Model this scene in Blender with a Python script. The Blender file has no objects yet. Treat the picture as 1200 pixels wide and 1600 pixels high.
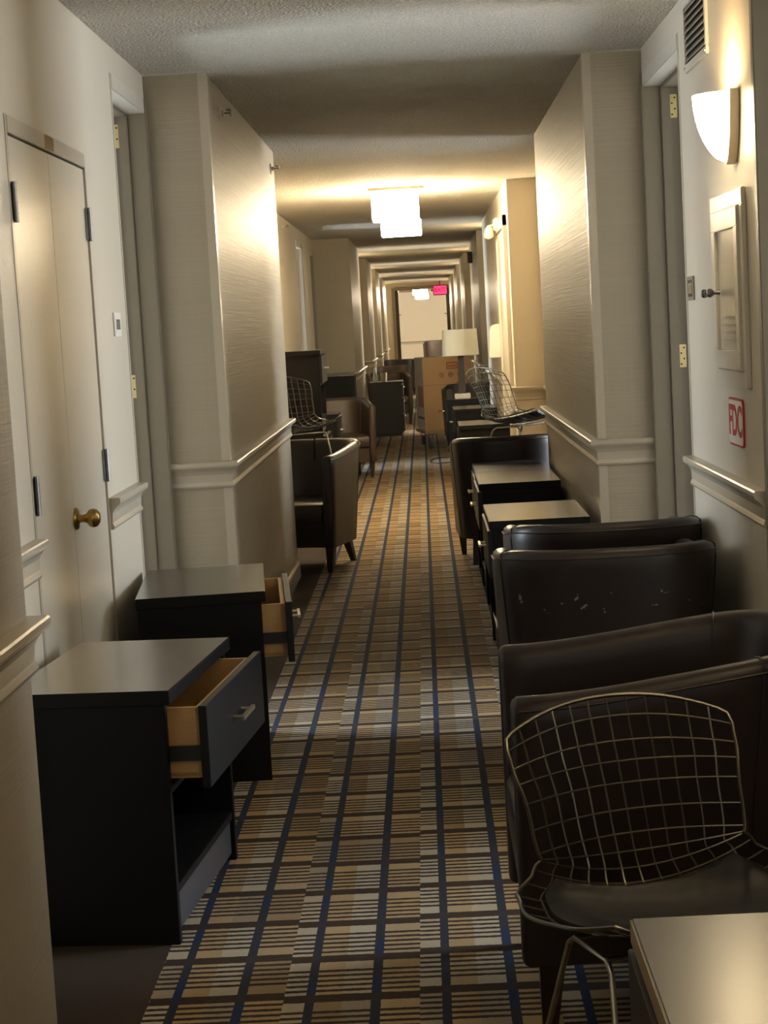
import bpy, bmesh, math, random
from math import sin, cos, pi, radians, sqrt
from mathutils import Vector, Matrix
random.seed(7)
C = bpy.context.scene.collection
scene = bpy.context.scene

# ------------------------------------------------------------------ camera
YAW, PITCH, ROLL = 0.02636833, -0.10296019, -0.05576872
CAMZ = 1.42
f = Vector((-sin(YAW)*cos(PITCH), cos(YAW)*cos(PITCH), sin(PITCH)))
r0 = Vector((cos(YAW), sin(YAW), 0)); u0 = r0.cross(f)
r = cos(ROLL)*r0 + sin(ROLL)*u0
u = -sin(ROLL)*r0 + cos(ROLL)*u0
cd = bpy.data.cameras.new('camera'); cam = bpy.data.objects.new('camera', cd); C.objects.link(cam)
m = Matrix.Identity(4)
for i in range(3):
    m[i][0] = r[i]; m[i][1] = u[i]; m[i][2] = -f[i]
m[2][3] = CAMZ
cam.matrix_world = m
cd.sensor_fit = 'AUTO'; cd.sensor_width = 36.0; cd.lens = 63.0
cd.clip_start = 0.05; cd.clip_end = 200
scene.camera = cam

# ------------------------------------------------------------------ world, exposure
w = bpy.data.worlds.new('world'); scene.world = w; w.use_nodes = True
bg = w.node_tree.nodes['Background']; bg.inputs[0].default_value = (.55, .65, .8, 1); bg.inputs[1].default_value = .3
vs = scene.view_settings
vs.view_transform = 'Standard'; vs.look = 'None'; vs.gamma = 1.0; vs.use_curve_mapping = False
vs.exposure = 0.95
try:
    scene.cycles.use_denoising = True
    scene.cycles.max_bounces = 10; scene.cycles.diffuse_bounces = 6
    scene.cycles.sample_clamp_indirect = 6.0
except Exception: pass

WARM = (1.0, .74, .42); COOL = (.80, .90, 1.0); SOFTWARM = (1.0, .77, .46)
def area(name, loc, target, sx, sy, power, col):
    d = bpy.data.lights.new(name, 'AREA'); d.shape = 'RECTANGLE'; d.size = sx; d.size_y = sy
    d.energy = power; d.color = col
    o = bpy.data.objects.new(name, d); C.objects.link(o); o.location = loc
    o.rotation_euler = (Vector(target)-Vector(loc)).to_track_quat('-Z', 'Y').to_euler()
    return o
def point(name, loc, power, col, rad=.03):
    d = bpy.data.lights.new(name, 'POINT'); d.energy = power; d.color = col; d.shadow_soft_size = rad
    o = bpy.data.objects.new(name, d); C.objects.link(o); o.location = loc
    return o
# daylight from the windows of the guest rooms whose doors stand open
DAY = [(1, 4.38, 190), (1, 6.68, 170), (-1, 6.70, 170), (1, 10.72, 150), (-1, 18.15, 200),
       (1, 24.15, 200), (-1, 24.15, 160), (1, 30.15, 200), (-1, 30.15, 160), (1, 35.75, 200), (-1, 35.75, 160), (1, 41.55, 200), (-1, 41.55, 160)]
for s_, y_, p_ in DAY:
    k_ = -1 if y_ == 18.15 else 1
    area('daylight_and_fill', (s_*3.75, y_+.6*k_, 1.25), (0, y_-.25*k_, 1.25), 1.2, 1.9, p_*.72, COOL if y_ < 20 else (1.0, .94, .80))
area('daylight_and_fill', (0.05, -3.6, 1.55), (0, 4, 1.1), 1.4, 1.4, 8, (1.0, .95, .88))  # unseen fill light added behind the camera, where there is no window
# unseen fill light added overhead near the camera
_p = bpy.data.lights.new('overhead_fill', 'POINT'); _p.energy = 5; _p.color = (1.0, .85, .62); _p.shadow_soft_size = .15
_o = bpy.data.objects.new('overhead_fill', _p); C.objects.link(_o); _o.location = (0, 1.0, 2.15)

# ------------------------------------------------------------------ node helpers
class NG:
    def __init__(s, nt): s.nt = nt
    def node(s, t, **kw):
        n = s.nt.nodes.new(t)
        for k, v in kw.items(): setattr(n, k, v)
        return n
    def val(s, x): return x
    def link(s, a, b):
        if isinstance(a, V): s.nt.links.new(a.s, b)
        elif isinstance(a, (int, float)): b.default_value = a
        else: b.default_value = tuple(a) + ((1,) if len(a) == 3 else ())
    def m(s, op, *a):
        n = s.node('ShaderNodeMath', operation=op)
        for i, x in enumerate(a): s.link(x, n.inputs[i])
        return V(s, n.outputs[0])
    def mix(s, fac, a, b):
        n = s.node('ShaderNodeMix', data_type='RGBA')
        s.link(fac, n.inputs[0]); s.link(a, n.inputs[6]); s.link(b, n.inputs[7])
        return V(s, n.outputs[2])
    def mul(s, col, k):
        n = s.node('ShaderNodeMix', data_type='RGBA', blend_type='MULTIPLY'); n.inputs[0].default_value = 1
        s.link(col, n.inputs[6]); s.link(k, n.inputs[7]); return V(s, n.outputs[2])
class V:
    def __init__(s, g, so): s.g = g; s.s = so
    def __add__(s, o): return s.g.m('ADD', s, o)
    def __radd__(s, o): return s.g.m('ADD', o, s)
    def __sub__(s, o): return s.g.m('SUBTRACT', s, o)
    def __rsub__(s, o): return s.g.m('SUBTRACT', o, s)
    def __mul__(s, o): return s.g.m('MULTIPLY', s, o)
    def __rmul__(s, o): return s.g.m('MULTIPLY', o, s)
    def __truediv__(s, o): return s.g.m('DIVIDE', s, o)
    def floor(s): return s.g.m('FLOOR', s)
    def fract(s): return s.g.m('FRACT', s)
    def lt(s, o): return s.g.m('LESS_THAN', s, o)
    def gt(s, o): return s.g.m('GREATER_THAN', s, o)

def mat(name, col, rough=.5, metal=0.0, spec=.5, emit=None, estr=0.0, bump=None, bstr=.2, vary=0.0, stretch=None, bdist=.004, tip=None):
    """bump = (noise scale, detail); stretch = xyz scale of the texture space; vary = colour variation"""
    M = bpy.data.materials.new(name); M.use_nodes = True
    nt = M.node_tree; g = NG(nt); p = nt.nodes['Principled BSDF']
    p.inputs['Base Color'].default_value = tuple(col)+(1,)
    p.inputs['Roughness'].default_value = rough; p.inputs['Metallic'].default_value = metal
    p.inputs['Specular IOR Level'].default_value = spec
    if emit: p.inputs['Emission Color'].default_value = tuple(emit)+(1,); p.inputs['Emission Strength'].default_value = estr
    sc = bump or (30, 3)
    tc = g.node('ShaderNodeTexCoord'); mp = g.node('ShaderNodeMapping')
    nt.links.new(tc.outputs['Object'], mp.inputs[0])
    if stretch: mp.inputs['Scale'].default_value = stretch
    nz = g.node('ShaderNodeTexNoise'); nz.inputs['Scale'].default_value = sc[0]; nz.inputs['Detail'].default_value = sc[1]
    nt.links.new(mp.outputs[0], nz.inputs['Vector'])
    if bump:
        b = g.node('ShaderNodeBump'); b.inputs['Strength'].default_value = bstr; b.inputs['Distance'].default_value = bdist
        nt.links.new(nz.outputs[0], b.inputs['Height']); nt.links.new(b.outputs[0], p.inputs['Normal'])
    vv = vary if vary else .05
    k = g.m('MULTIPLY_ADD', V(g, nz.outputs[0]), vv*2, 1-vv)
    cmb = g.node('ShaderNodeCombineColor')
    for i in range(3): g.link(k, cmb.inputs[i])
    out = g.mul(tuple(col), V(g, cmb.outputs[0]))
    nt.links.new(out.s, p.inputs['Base Color'])
    return M

M_paint = mat('wall_paint', (.60, .54, .435), .42, bump=(90, 4), bstr=.25, vary=.02, bdist=.003)
M_ceil = mat('popcorn_ceiling', (.74, .69, .59), .9, spec=.2, bump=(95, 3), bstr=1.0, vary=.34, bdist=.04)
M_trim = mat('trim_paint', (.45, .40, .32), .3, bump=(60, 2), bstr=.05)
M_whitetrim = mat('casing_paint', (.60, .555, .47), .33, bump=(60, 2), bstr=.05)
M_jamb = mat('shaded_jamb_paint', (.22, .19, .145), .4)  # jamb shade is put into this darker colour; slats and room plate share it
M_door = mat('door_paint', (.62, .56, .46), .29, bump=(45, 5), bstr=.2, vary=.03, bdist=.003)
M_leaf = mat('shaded_door_leaf', (.15, .125, .095), .5)  # shade on the open leaf is put into the dark base colour
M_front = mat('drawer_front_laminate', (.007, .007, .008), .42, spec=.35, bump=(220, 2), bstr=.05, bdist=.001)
M_lam = mat('glare_tinted_laminate', (.046, .038, .030), .27, spec=1.0, bump=(220, 2), bstr=.05, vary=.3, bdist=.001)  # tops are coloured lighter than the sides in place of reflected light
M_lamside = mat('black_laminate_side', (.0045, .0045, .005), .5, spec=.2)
M_lamedge = mat('laminate_edge', (.05, .05, .06), .35)
M_birch = mat('drawer_wood', (.50, .30, .12), .5, bump=(18, 4), bstr=.05, vary=.12, stretch=(1, 8, 8))
M_tanlam = mat('pale_board', (.42, .34, .22), .5, bump=(20, 3), bstr=.03, vary=.08)
M_brass = mat('aged_brass', (.40, .27, .10), .28, metal=1, bump=(40, 2), bstr=.03)
M_palebrass = mat('pale_brass', (.62, .52, .28), .35, metal=1)
M_nickel = mat('brushed_nickel', (.72, .63, .47), .3, metal=1)
M_steel = mat('dark_steel', (.22, .21, .21), .4, metal=1)
M_chrome = mat('chrome_wire', (.46, .44, .40), .25, metal=1)
M_dkwire = mat('dull_wire', (.15, .14, .12), .33, metal=1)
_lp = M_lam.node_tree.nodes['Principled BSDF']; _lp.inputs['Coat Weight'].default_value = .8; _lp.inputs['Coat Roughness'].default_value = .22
M_leather = mat('dark_leather', (.020, .0125, .0125), .40, spec=.5, bump=(160, 4), bstr=.12, vary=.25, bdist=.002)
M_brleather = mat('brown_leather', (.055, .036, .026), .42, spec=.5, bump=(160, 4), bstr=.12, vary=.25, bdist=.002)
M_pad = mat('black_vinyl', (.008, .007, .007), .46, bump=(90, 3), bstr=.1, vary=.2, bdist=.003)
M_darkwood = mat('dark_wood_leg', (.024, .013, .009), .4, bump=(20, 3), bstr=.05, stretch=(6, 6, 1))
M_black = mat('black_plastic', (.012, .012, .012), .4)
M_greycab = mat('charcoal_laminate', (.030, .029, .028), .5)
M_card = mat('cardboard', (.56, .37, .205), .8, spec=.2, bump=(60, 3), bstr=.08, vary=.06)
M_cardwhite = mat('white_cardboard', (.78, .76, .75), .7, spec=.2)
M_pinkprint = mat('pink_print', (.60, .33, .31), .7, spec=.2)
M_redprint = mat('red_print', (.42, .10, .05), .7, spec=.2)
M_brownprint = mat('brown_print', (.30, .16, .07), .7, spec=.2)
M_shade = mat('cream_lampshade', (.78, .68, .45), .8, spec=.2, bump=(150, 2), bstr=.1, stretch=(1, 1, .1))
M_cream = mat('cream_plastic', (.78, .68, .50), .4)
M_white = mat('white_plastic', (.66, .63, .57), .4)
M_red = mat('sign_red', (.45, .015, .012), .4)
M_signwhite = mat('sign_white', (.80, .74, .66), .4)
M_glass = mat('cabinet_pane', (.55, .49, .38), .2, spec=.6)
M_dark = mat('vent_void', (.006, .006, .006), .8)
M_rubber = mat('grey_rubber', (.12, .13, .15), .5)
M_ply = mat('dolly_wood', (.40, .29, .16), .6, bump=(20, 3), bstr=.05)
M_carpetdk = mat('room_carpet', (.16, .14, .12), .95, spec=.1)
M_bluecloth = mat('navy_vinyl', (.02, .03, .06), .4)
M_bottle = mat('clear_bottle', (.55, .60, .58), .1)
M_glow = mat('lit_shade', (.9, .88, .8), .5, emit=(1, .81, .52), estr=56)
M_glowfar = mat('lit_shade_far', (.9, .88, .8), .5, emit=(1, .86, .62), estr=420)
M_sconce = mat('lit_sconce', (.9, .88, .8), .4, emit=(1, .77, .45), estr=17)
M_exit = mat('exit_red_lit', (.6, .01, .03), .4, emit=(1, .02, .10), estr=1.6)
M_exitdk = mat('exit_dark_red', (.16, .0, .01), .4)

def linen(name, col, rough):
    M = bpy.data.materials.new(name); M.use_nodes = True
    nt = M.node_tree; g = NG(nt); p = nt.nodes['Principled BSDF']
    tc = g.node('ShaderNodeTexCoord')
    outs = []
    for scl, ns in (((.9, .9, 170.0), 1.0), ((75.0, 75.0, .7), 1.0), ((1.2, 1.2, 45), 1.0)):
        mp = g.node('ShaderNodeMapping'); mp.inputs['Scale'].default_value = scl
        nt.links.new(tc.outputs['Object'], mp.inputs[0])
        nz = g.node('ShaderNodeTexNoise'); nz.inputs['Scale'].default_value = ns; nz.inputs['Detail'].default_value = 4
        nt.links.new(mp.outputs[0], nz.inputs['Vector']); outs.append(V(g, nz.outputs[0]))
    h = outs[0]*.5 + outs[1]*.35 + outs[2]*.35
    b = g.node('ShaderNodeBump'); b.inputs['Strength'].default_value = .55; b.inputs['Distance'].default_value = .004
    nt.links.new(h.s, b.inputs['Height']); nt.links.new(b.outputs[0], p.inputs['Normal'])
    k = g.m('MULTIPLY_ADD', h, .22, .87)
    cmb = g.node('ShaderNodeCombineColor')
    for i in range(3): g.link(k, cmb.inputs[i])
    nt.links.new(g.mul(col, V(g, cmb.outputs[0])).s, p.inputs['Base Color'])
    rg = g.m('MULTIPLY_ADD', outs[0], .22, rough-.11); nt.links.new(rg.s, p.inputs['Roughness'])
    p.inputs['Specular IOR Level'].default_value = .6
    return M
M_linen = linen('linen_wallcovering', (.35, .305, .23), .48)

def carpet():
    M = bpy.data.materials.new('plaid_carpet'); M.use_nodes = True
    nt = M.node_tree; g = NG(nt); p = nt.nodes['Principled BSDF']
    geo = g.node('ShaderNodeNewGeometry'); sep = g.node('ShaderNodeSeparateXYZ')
    nt.links.new(geo.outputs['Position'], sep.inputs[0])
    X = V(g, sep.outputs[0]); Y = V(g, sep.outputs[1])
    # slight wobble of the weave
    wn = g.node('ShaderNodeTexNoise'); wn.inputs['Scale'].default_value = 70; wn.inputs['Detail'].default_value = 2
    nt.links.new(geo.outputs['Position'], wn.inputs['Vector'])
    wob = (V(g, wn.outputs[0]) - .5)
    Yw = Y + wob*.006; Xw = X + wob*.003
    xs = (Xw + .078)/.2925; col = xs.floor(); fx = xs.fract()
    par = g.m('PINGPONG', col, 1.0)                     # 0 even, 1 odd
    ys = (Yw - 3.722 + par*.022)/.2405 + .09
    f0 = ys.fract(); cy = ys.floor()
    fm = (.18 - f0 + 1.0).fract()
    gg = f0 + par*(fm - f0)
    bar = gg.lt(.18)
    solid = gg.gt(.18)*gg.lt(.385)
    h = ((gg - .385)/.123).fract()
    line = gg.gt(.385)*h.lt(.46)
    s1 = fx.gt(.160)*fx.lt(.228); s2 = fx.gt(.642)*fx.lt(.716)
    blue = g.m('MAXIMUM', s1, s2)
    sub = fx.gt(.2) + fx.gt(.43) + fx.gt(.68)
    def rnd(a, b, c):
        cm = g.node('ShaderNodeCombineXYZ'); g.link(a, cm.inputs[0]); g.link(b, cm.inputs[1]); g.link(c, cm.inputs[2])
        wz = g.node('ShaderNodeTexWhiteNoise', noise_dimensions='3D'); nt.links.new(cm.outputs[0], wz.inputs['Vector'])
        return V(g, wz.outputs['Value'])
    ra = rnd(col, cy, sub + .5); rb = rnd(col + 11.0, cy, sub*3.0); rc = rnd(col*2.0 + s2, cy + gg.gt(.6)*.5, 3.3)
    grey = (.42, .37, .29); tan = (.38, .255, .12)
    even = 1.0 - g.m('PINGPONG', sub, 1.0)
    tofac = even*.75 + ra*.35
    light = g.mix(g.m('MINIMUM', tofac, 1.0), tan, grey)
    light = g.mix(rb.gt(.78)*.45, light, (.17, .115, .07))
    dk = (.045, .030, .020)
    c = g.mix(line, light, dk)
    c = g.mix(bar, c, (.048, .031, .022))
    navy = g.mix(rc.gt(.55), (.030, .034, .050), (.019, .034, .080))
    bl = g.mix(bar*.5, navy, (.05, .036, .034))
    c = g.mix(blue, c, bl)
    border = g.m('MAXIMUM', X.lt(-.664), X.gt(.80))
    c = g.mix(border, c, (.052, .038, .030))
    nz = g.node('ShaderNodeTexNoise'); nz.inputs['Scale'].default_value = 380; nz.inputs['Detail'].default_value = 3
    nt.links.new(geo.outputs['Position'], nz.inputs['Vector'])
    n2 = g.node('ShaderNodeTexNoise'); n2.inputs['Scale'].default_value = 2.2; n2.inputs['Detail'].default_value = 3
    nt.links.new(geo.outputs['Position'], n2.inputs['Vector'])
    k = g.m('MULTIPLY_ADD', V(g, nz.outputs[0]), 1.1, .42)*g.m('MULTIPLY_ADD', V(g, n2.outputs[0]), .5, .75)
    cmb = g.node('ShaderNodeCombineColor')
    for i in range(3): g.link(k, cmb.inputs[i])
    nt.links.new(g.mul(c, V(g, cmb.outputs[0])).s, p.inputs['Base Color'])
    p.inputs['Roughness'].default_value = .95; p.inputs['Specular IOR Level'].default_value = .15
    b = g.node('ShaderNodeBump'); b.inputs['Strength'].default_value = .5; b.inputs['Distance'].default_value = .004
    hh = V(g, nz.outputs[0]) + solid*.2 + line*-.2
    nt.links.new(hh.s, b.inputs['Height']); nt.links.new(b.outputs[0], p.inputs['Normal'])
    return M
M_carpet = carpet()

def scuffed():
    M = M_leather.copy(); M.name = 'scuffed_leather'
    nt = M.node_tree; g = NG(nt); p = nt.nodes['Principled BSDF']
    tc = g.node('ShaderNodeTexCoord'); sep = g.node('ShaderNodeSeparateXYZ'); nt.links.new(tc.outputs['Object'], sep.inputs[0])
    z = V(g, sep.outputs[2]); y = V(g, sep.outputs[1])
    nz = g.node('ShaderNodeTexNoise'); nz.inputs['Scale'].default_value = 45; nz.inputs['Detail'].default_value = 3
    nt.links.new(tc.outputs['Object'], nz.inputs['Vector'])
    mk = V(g, nz.outputs[0]).gt(.67)*z.gt(.565)*z.lt(.625)*y.gt(.2)
    base = p.inputs['Base Color'].links[0].from_socket
    c = g.mix(mk*.8, V(g, base), (.30, .26, .24))
    nt.links.new(c.s, p.inputs['Base Color'])
    return M
M_scuff = scuffed()

# ------------------------------------------------------------------ mesh helpers
class MB:
    def __init__(s): s.v = []; s.f = []; s.mi = []; s.cur = 0
    def add(s, vs, fs, T=None):
        o = len(s.v)
        s.v += [tuple(T @ Vector(p)) if T else tuple(p) for p in vs]
        s.f += [tuple(o+i for i in q) for q in fs]; s.mi += [s.cur]*len(fs); return s
    def box(s, x0, x1, y0, y1, z0, z1, T=None):
        vs = [(x0, y0, z0), (x1, y0, z0), (x1, y1, z0), (x0, y1, z0), (x0, y0, z1), (x1, y0, z1), (x1, y1, z1), (x0, y1, z1)]
        return s.add(vs, [(0, 3, 2, 1), (4, 5, 6, 7), (0, 1, 5, 4), (1, 2, 6, 5), (2, 3, 7, 6), (3, 0, 4, 7)], T)
    def rings(s, rs, closed=True, cap=True, T=None):
        n = len(rs[0]); vs = [p for q in rs for p in q]; fs = []
        for i in range(len(rs)-1):
            for j in range(n if closed else n-1):
                k = (j+1) % n
                fs.append((i*n+j, i*n+k, (i+1)*n+k, (i+1)*n+j))
        if cap:
            fs.append(tuple(reversed(range(n)))); fs.append(tuple((len(rs)-1)*n+j for j in range(n)))
        return s.add(vs, fs, T)
    def tube(s, pts, rad, n=6, T=None, closed=False):
        pts = [Vector(p) for p in pts]; rs = []; prev = None; N = len(pts)
        rr = rad if isinstance(rad, (list, tuple)) else [rad]*N
        for i, p in enumerate(pts):
            a = pts[i-1] if (i > 0 or closed) else p; b = pts[(i+1) % N] if (i < N-1 or closed) else p
            t = (b-a).normalized() if (b-a).length > 1e-9 else Vector((0, 0, 1))
            if prev is None:
                q = Vector((0, 0, 1)) if abs(t.z) < .9 else Vector((1, 0, 0)); nn = t.cross(q).normalized()
            else:
                nn = prev - t*prev.dot(t); nn = nn.normalized() if nn.length > 1e-6 else prev
            prev = nn; bb = t.cross(nn)
            rs.append([p + rr[i]*(cos(2*pi*k/n)*nn + sin(2*pi*k/n)*bb) for k in range(n)])
        if closed: rs.append(rs[0]); return s.rings(rs, cap=False, T=T)
        return s.rings(rs, T=T)
    def lathe(s, prof, n=24, T=None, c=(0, 0)):
        return s.rings([[(c[0]+rd*cos(2*pi*k/n), c[1]+rd*sin(2*pi*k/n), z) for k in range(n)] for rd, z in prof], T=T)
    def build(s, name, material, parent=None, smooth=False, bevel=0.0, loc=None):
        me = bpy.data.meshes.new(name); me.from_pydata(s.v, [], s.f)
        for mm in (material if isinstance(material, (list, tuple)) else [material]): me.materials.append(mm)
        me.polygons.foreach_set('material_index', s.mi)
        bm = bmesh.new(); bm.from_mesh(me); bmesh.ops.recalc_face_normals(bm, faces=bm.faces)
        if bevel: bmesh.ops.bevel(bm, geom=list(bm.edges), offset=bevel, segments=2, affect='EDGES', clamp_overlap=True)
        bm.to_mesh(me); bm.free()
        if smooth:
            me.polygons.foreach_set('use_smooth', [True]*len(me.polygons))
            try: me.set_sharp_from_angle(angle=radians(40 if smooth is True else smooth))
            except Exception: pass
        me.update()
        o = bpy.data.objects.new(name, me); C.objects.link(o)
        if parent: o.parent = parent
        if loc: o.location = loc
        return o
def B(name, material, x0, x1, y0, y1, z0, z1, parent=None, bevel=0.0, smooth=False):
    return MB().box(x0, x1, y0, y1, z0, z1).build(name, material, parent, bevel=bevel, smooth=smooth)
def thing(name, label, cat, loc=(0, 0, 0), rot=0, group=None):
    o = bpy.data.objects.new(name, None); C.objects.link(o); o.empty_display_size = .1
    o.location = loc; o.rotation_euler = (0, 0, rot); o['label'] = label; o['category'] = cat
    if group: o['group'] = group
    return o
def tag(o, label, cat, group=None):
    o['label'] = label; o['category'] = cat
    if group: o['group'] = group
    return o
def struct(o, label=None):
    o['kind'] = 'structure'
    if label: o['label'] = label
    return o
def dup(root, loc, rot, label, group=None, scale=None):
    q = root.copy(); C.objects.link(q); q.location = loc; q.rotation_euler = (0, 0, rot); q['label'] = label
    if group: q['group'] = group
    if scale: q.scale = scale
    for ch in list(root.children):
        c = ch.copy(); C.objects.link(c); c.parent = q
        for gch in ch.children:
            d = gch.copy(); C.objects.link(d); d.parent = c
    return q
def text(name, body, size, material, parent, M4, extrude=.001, bold=0.0):
    cu = bpy.data.curves.new(name, 'FONT'); cu.body = body; cu.size = size; cu.extrude = extrude; cu.offset = bold
    cu.align_x = 'CENTER'; cu.align_y = 'CENTER'
    tmp = bpy.data.objects.new(name+'_tmp', cu); C.objects.link(tmp)
    dg = bpy.context.evaluated_depsgraph_get(); me = bpy.data.meshes.new_from_object(tmp.evaluated_get(dg))
    bpy.data.objects.remove(tmp); bpy.data.curves.remove(cu)
    me.transform(M4); me.materials.clear(); me.materials.append(material); me.name = name
    o = bpy.data.objects.new(name, me); C.objects.link(o)
    if parent: o.parent = parent
    return o

# ================================================================== SETTING
H = 2.44
struct(B('floor', M_carpet, -4.2, 4.2, -4, 57, -.1, 0))
struct(B('ceiling', M_ceil, -4.2, 4.2, -4, 57, H, H+.1))

P = [(20.5, 23.6), (26.9, 29.6), (32.2, 35.2), (38.0, 41.0)]
def wall(name, x0, x1, y0, y1, mt, z0=0, z1=H): return struct(B(name, mt, x0, x1, y0, y1, z0, z1))
# left side
XL, XLP, XLB = -1.03, -.79, -1.19
wall('wall_left', -1.3, -.755, -4, 3.25, M_linen)
mbw = MB(); mbw.box(-1.17, XL, 3.25, 4.602, 0, H); mbw.box(-1.17, XL, 4.602, 5.692, 2.012, H); mbw.box(-1.17, XL, 5.692, 6.30, 0, H); mbw.box(-1.17, XL, 6.30, 7.07, 2.335, H)
struct(mbw.build('wall_left', M_paint))
wall('wall_left', -1.35, XLP, 7.10, 10.33, M_linen)
mbw = MB()
mbw.box(-1.33, XLB, 10.33, 17.75, 0, H); mbw.box(-1.33, XLB, 17.75, 18.55, 2.30, H); mbw.box(-1.33, XLB, 18.55, 19.95, 0, H); mbw.box(-1.33, XLB, 19.95, 20.5, 2.30, H)
struct(mbw.build('wall_left', M_paint))
# right side
XR, XRP = .91, .685
mbw = MB(); mbw.box(XR, 1.06, -4, 3.9, 0, H); mbw.box(XR, 1.06, 3.9, 4.83, 2.335, H); mbw.box(XR, 1.06, 4.83, 6.17, 0, H); mbw.box(XR, 1.06, 6.17, 7.15, 2.335, H)
struct(mbw.build('wall_right', M_paint))
wall('wall_right', XRP, 1.3, 7.18, 10.2, M_linen)
mbw = MB(); mbw.box(XR, 1.06, 10.2, 10.28, 0, H); mbw.box(XR, 1.06, 10.28, 11.15, 2.335, H); mbw.box(XR, 1.06, 11.15, 13.3, 0, H)
struct(mbw.build('wall_right', M_paint))
mbw = MB(); mbw.box(.675, 1.3, 13.3, 18.6, 0, H)
struct(mbw.build('wall_right', M_paint))
wall('wall_right', XR, 1.06, 18.6, 20.5, M_paint)
for i, (a, b) in enumerate(P):
    wall('wall_left', -1.35, -.77, a, b, M_linen); wall('wall_right', .675, 1.3, a, b, M_linen)
    nxt = P[i+1][0] if i+1 < len(P) else 44.0
    for sd, x0, x1 in (('left', -1.27, -1.12), ('right', .95, 1.10)):
        mbw = MB(); mbw.box(x0, x1, b, b+.1, 0, H); mbw.box(x0, x1, b+.1, b+.97, 2.335, H); mbw.box(x0, x1, b+.97, nxt, 0, H)
        struct(mbw.build('wall_'+sd, M_paint))
# far doorway and the lobby behind it
mbw = MB(); mbw.box(-1.6, -.62, 44, 44.25, 0, H); mbw.box(.74, 1.6, 44, 44.25, 0, H); mbw.box(-.62, .74, 44, 44.25, 2.31, H)
struct(mbw.build('wall_far', M_paint))
wall('wall_far', -1.8, 1.8, 56, 56.2, M_paint)
wall('wall_left', -1.8, -1.6, 44.25, 56, M_paint); wall('wall_right', 1.6, 1.8, 44.25, 56, M_paint)
wall('wall_back', -1.3, 1.1, -4.1, -4.0, M_paint)
# guest rooms behind the open doors
def room(side, xn, xf, y0, y1):
    mb = MB(); s = 1 if xf > xn else -1
    mb.box(min(xf, xf+.1*s), max(xf, xf+.1*s), y0, y1, 0, H)
    for yy in (y0, y1): mb.box(min(xn, xf), max(xn, xf), yy-.05, yy+.05, 0, H)
    struct(mb.build('wall_'+side, M_paint))
room('right', 1.06, 3.9, 2.6, 5.35); room('right', 1.06, 3.9, 5.55, 9.3)
room('right', 1.06, 3.9, 9.6, 12.4); room('left', -1.17, -4.0, 5.75, 9.2); room('left', -1.33, -4.0, 16.6, 19.6)

for a, b in P:
    room('right', 1.10, 3.9, b-.5, b+1.8); room('left', -1.27, -4.0, b-.5, b+1.8)

# extruded mouldings that follow the walls
RAIL = [(0, .82), (.010, .82), (.014, .828), (.010, .838), (.008, .842), (.010, .872), (.016, .884), (.024, .893), (.034, .900), (.037, .907), (.037, .918), (.033, .922), (0, .922)]
BASE = [(0, 0), (.013, 0), (.013, .085), (.009, .097), (.004, .102), (0, .102)]
def moulding(name, path, side, prof, material):
    pts = [Vector(p).to_2d() if len(p) > 2 else Vector(p) for p in path]; rs = []
    for i, p in enumerate(pts):
        ns = []
        if i > 0: d = (pts[i]-pts[i-1]).normalized(); ns.append(Vector((d.y, -d.x))*side)
        if i < len(pts)-1: d = (pts[i+1]-pts[i]).normalized(); ns.append(Vector((d.y, -d.x))*side)
        if len(ns) == 2: b = (ns[0]+ns[1]); k = b/(1+ns[0].dot(ns[1])) if 1+ns[0].dot(ns[1]) > 1e-3 else ns[0]
        else: k = ns[0]
        rs.append([(p.x+k.x*d_, p.y+k.y*d_, z) for d_, z in prof])
    return struct(MB().rings(rs).build(name, material))
LP = [[(-.755, -3.9), (-.755, 3.25), (XL, 3.25)], [(XL, 3.25), (XL, 4.595)], [(XL, 5.70), (XL, 6.29)],
      [(XL, 7.10), (XLP, 7.10), (XLP, 10.33), (XLB, 10.33)], [(XLB, 10.33), (XLB, 17.70)], [(XLB, 18.6), (XLB, 19.9)]]
RP = [[(XR, -3.9), (XR, 3.85)], [(XR, 4.84), (XR, 6.165)], [(.93, 7.18), (XRP, 7.18), (XRP, 10.2), (XR, 10.2)], [(XR, 11.16), (XR, 13.3)],
      [(XR, 13.3), (.675, 13.3), (.675, 13.45)], [(.675, 14.95), (.675, 18.6), (XR, 18.6)]]
yl, yr = 20.5, 20.5
for i, (a, b) in enumerate(P):
    LP.append([(-1.12, a), (-.77, a), (-.77, b), (-1.12, b)]); RP.append([(.95, a), (.675, a), (.675, b), (.95, b)])
    nxt = P[i+1][0] if i+1 < len(P) else 44.0
    LP.append([(-1.12, b+.98), (-1.12, nxt)]); RP.append([(.95, b+.98), (.95, nxt)])
tn = 0
for side, paths in ((1, LP), (-1, RP)):
    for pth in paths:
        tn += 1; moulding('trim_%d' % tn, pth, side, RAIL, M_trim)
        moulding('baseboard_left' if side == 1 else 'baseboard_right', pth, side, BASE, M_trim)
tn += 1; moulding('trim_%d' % tn, [(-1.6, 56), (1.6, 56)], 1, RAIL, M_trim)
# corner guards on the first pier of each side
for (x, s, y, y1) in ((XLP, 1, 7.10, 10.33), (XRP, -1, 7.18, 10.2)):
    tn += 1
    mb = MB()
    for z0, z1 in ((.105, .818), (.925, H-.001)):
        mb.box(min(x-s*.03, x+s*.004), max(x-s*.03, x+s*.004), y-.004, y, z0, z1)
        mb.box(min(x, x+s*.004), max(x, x+s*.004), y, y+.045, z0, z1)
    struct(mb.build('trim_%d' % tn, M_trim))

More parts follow.
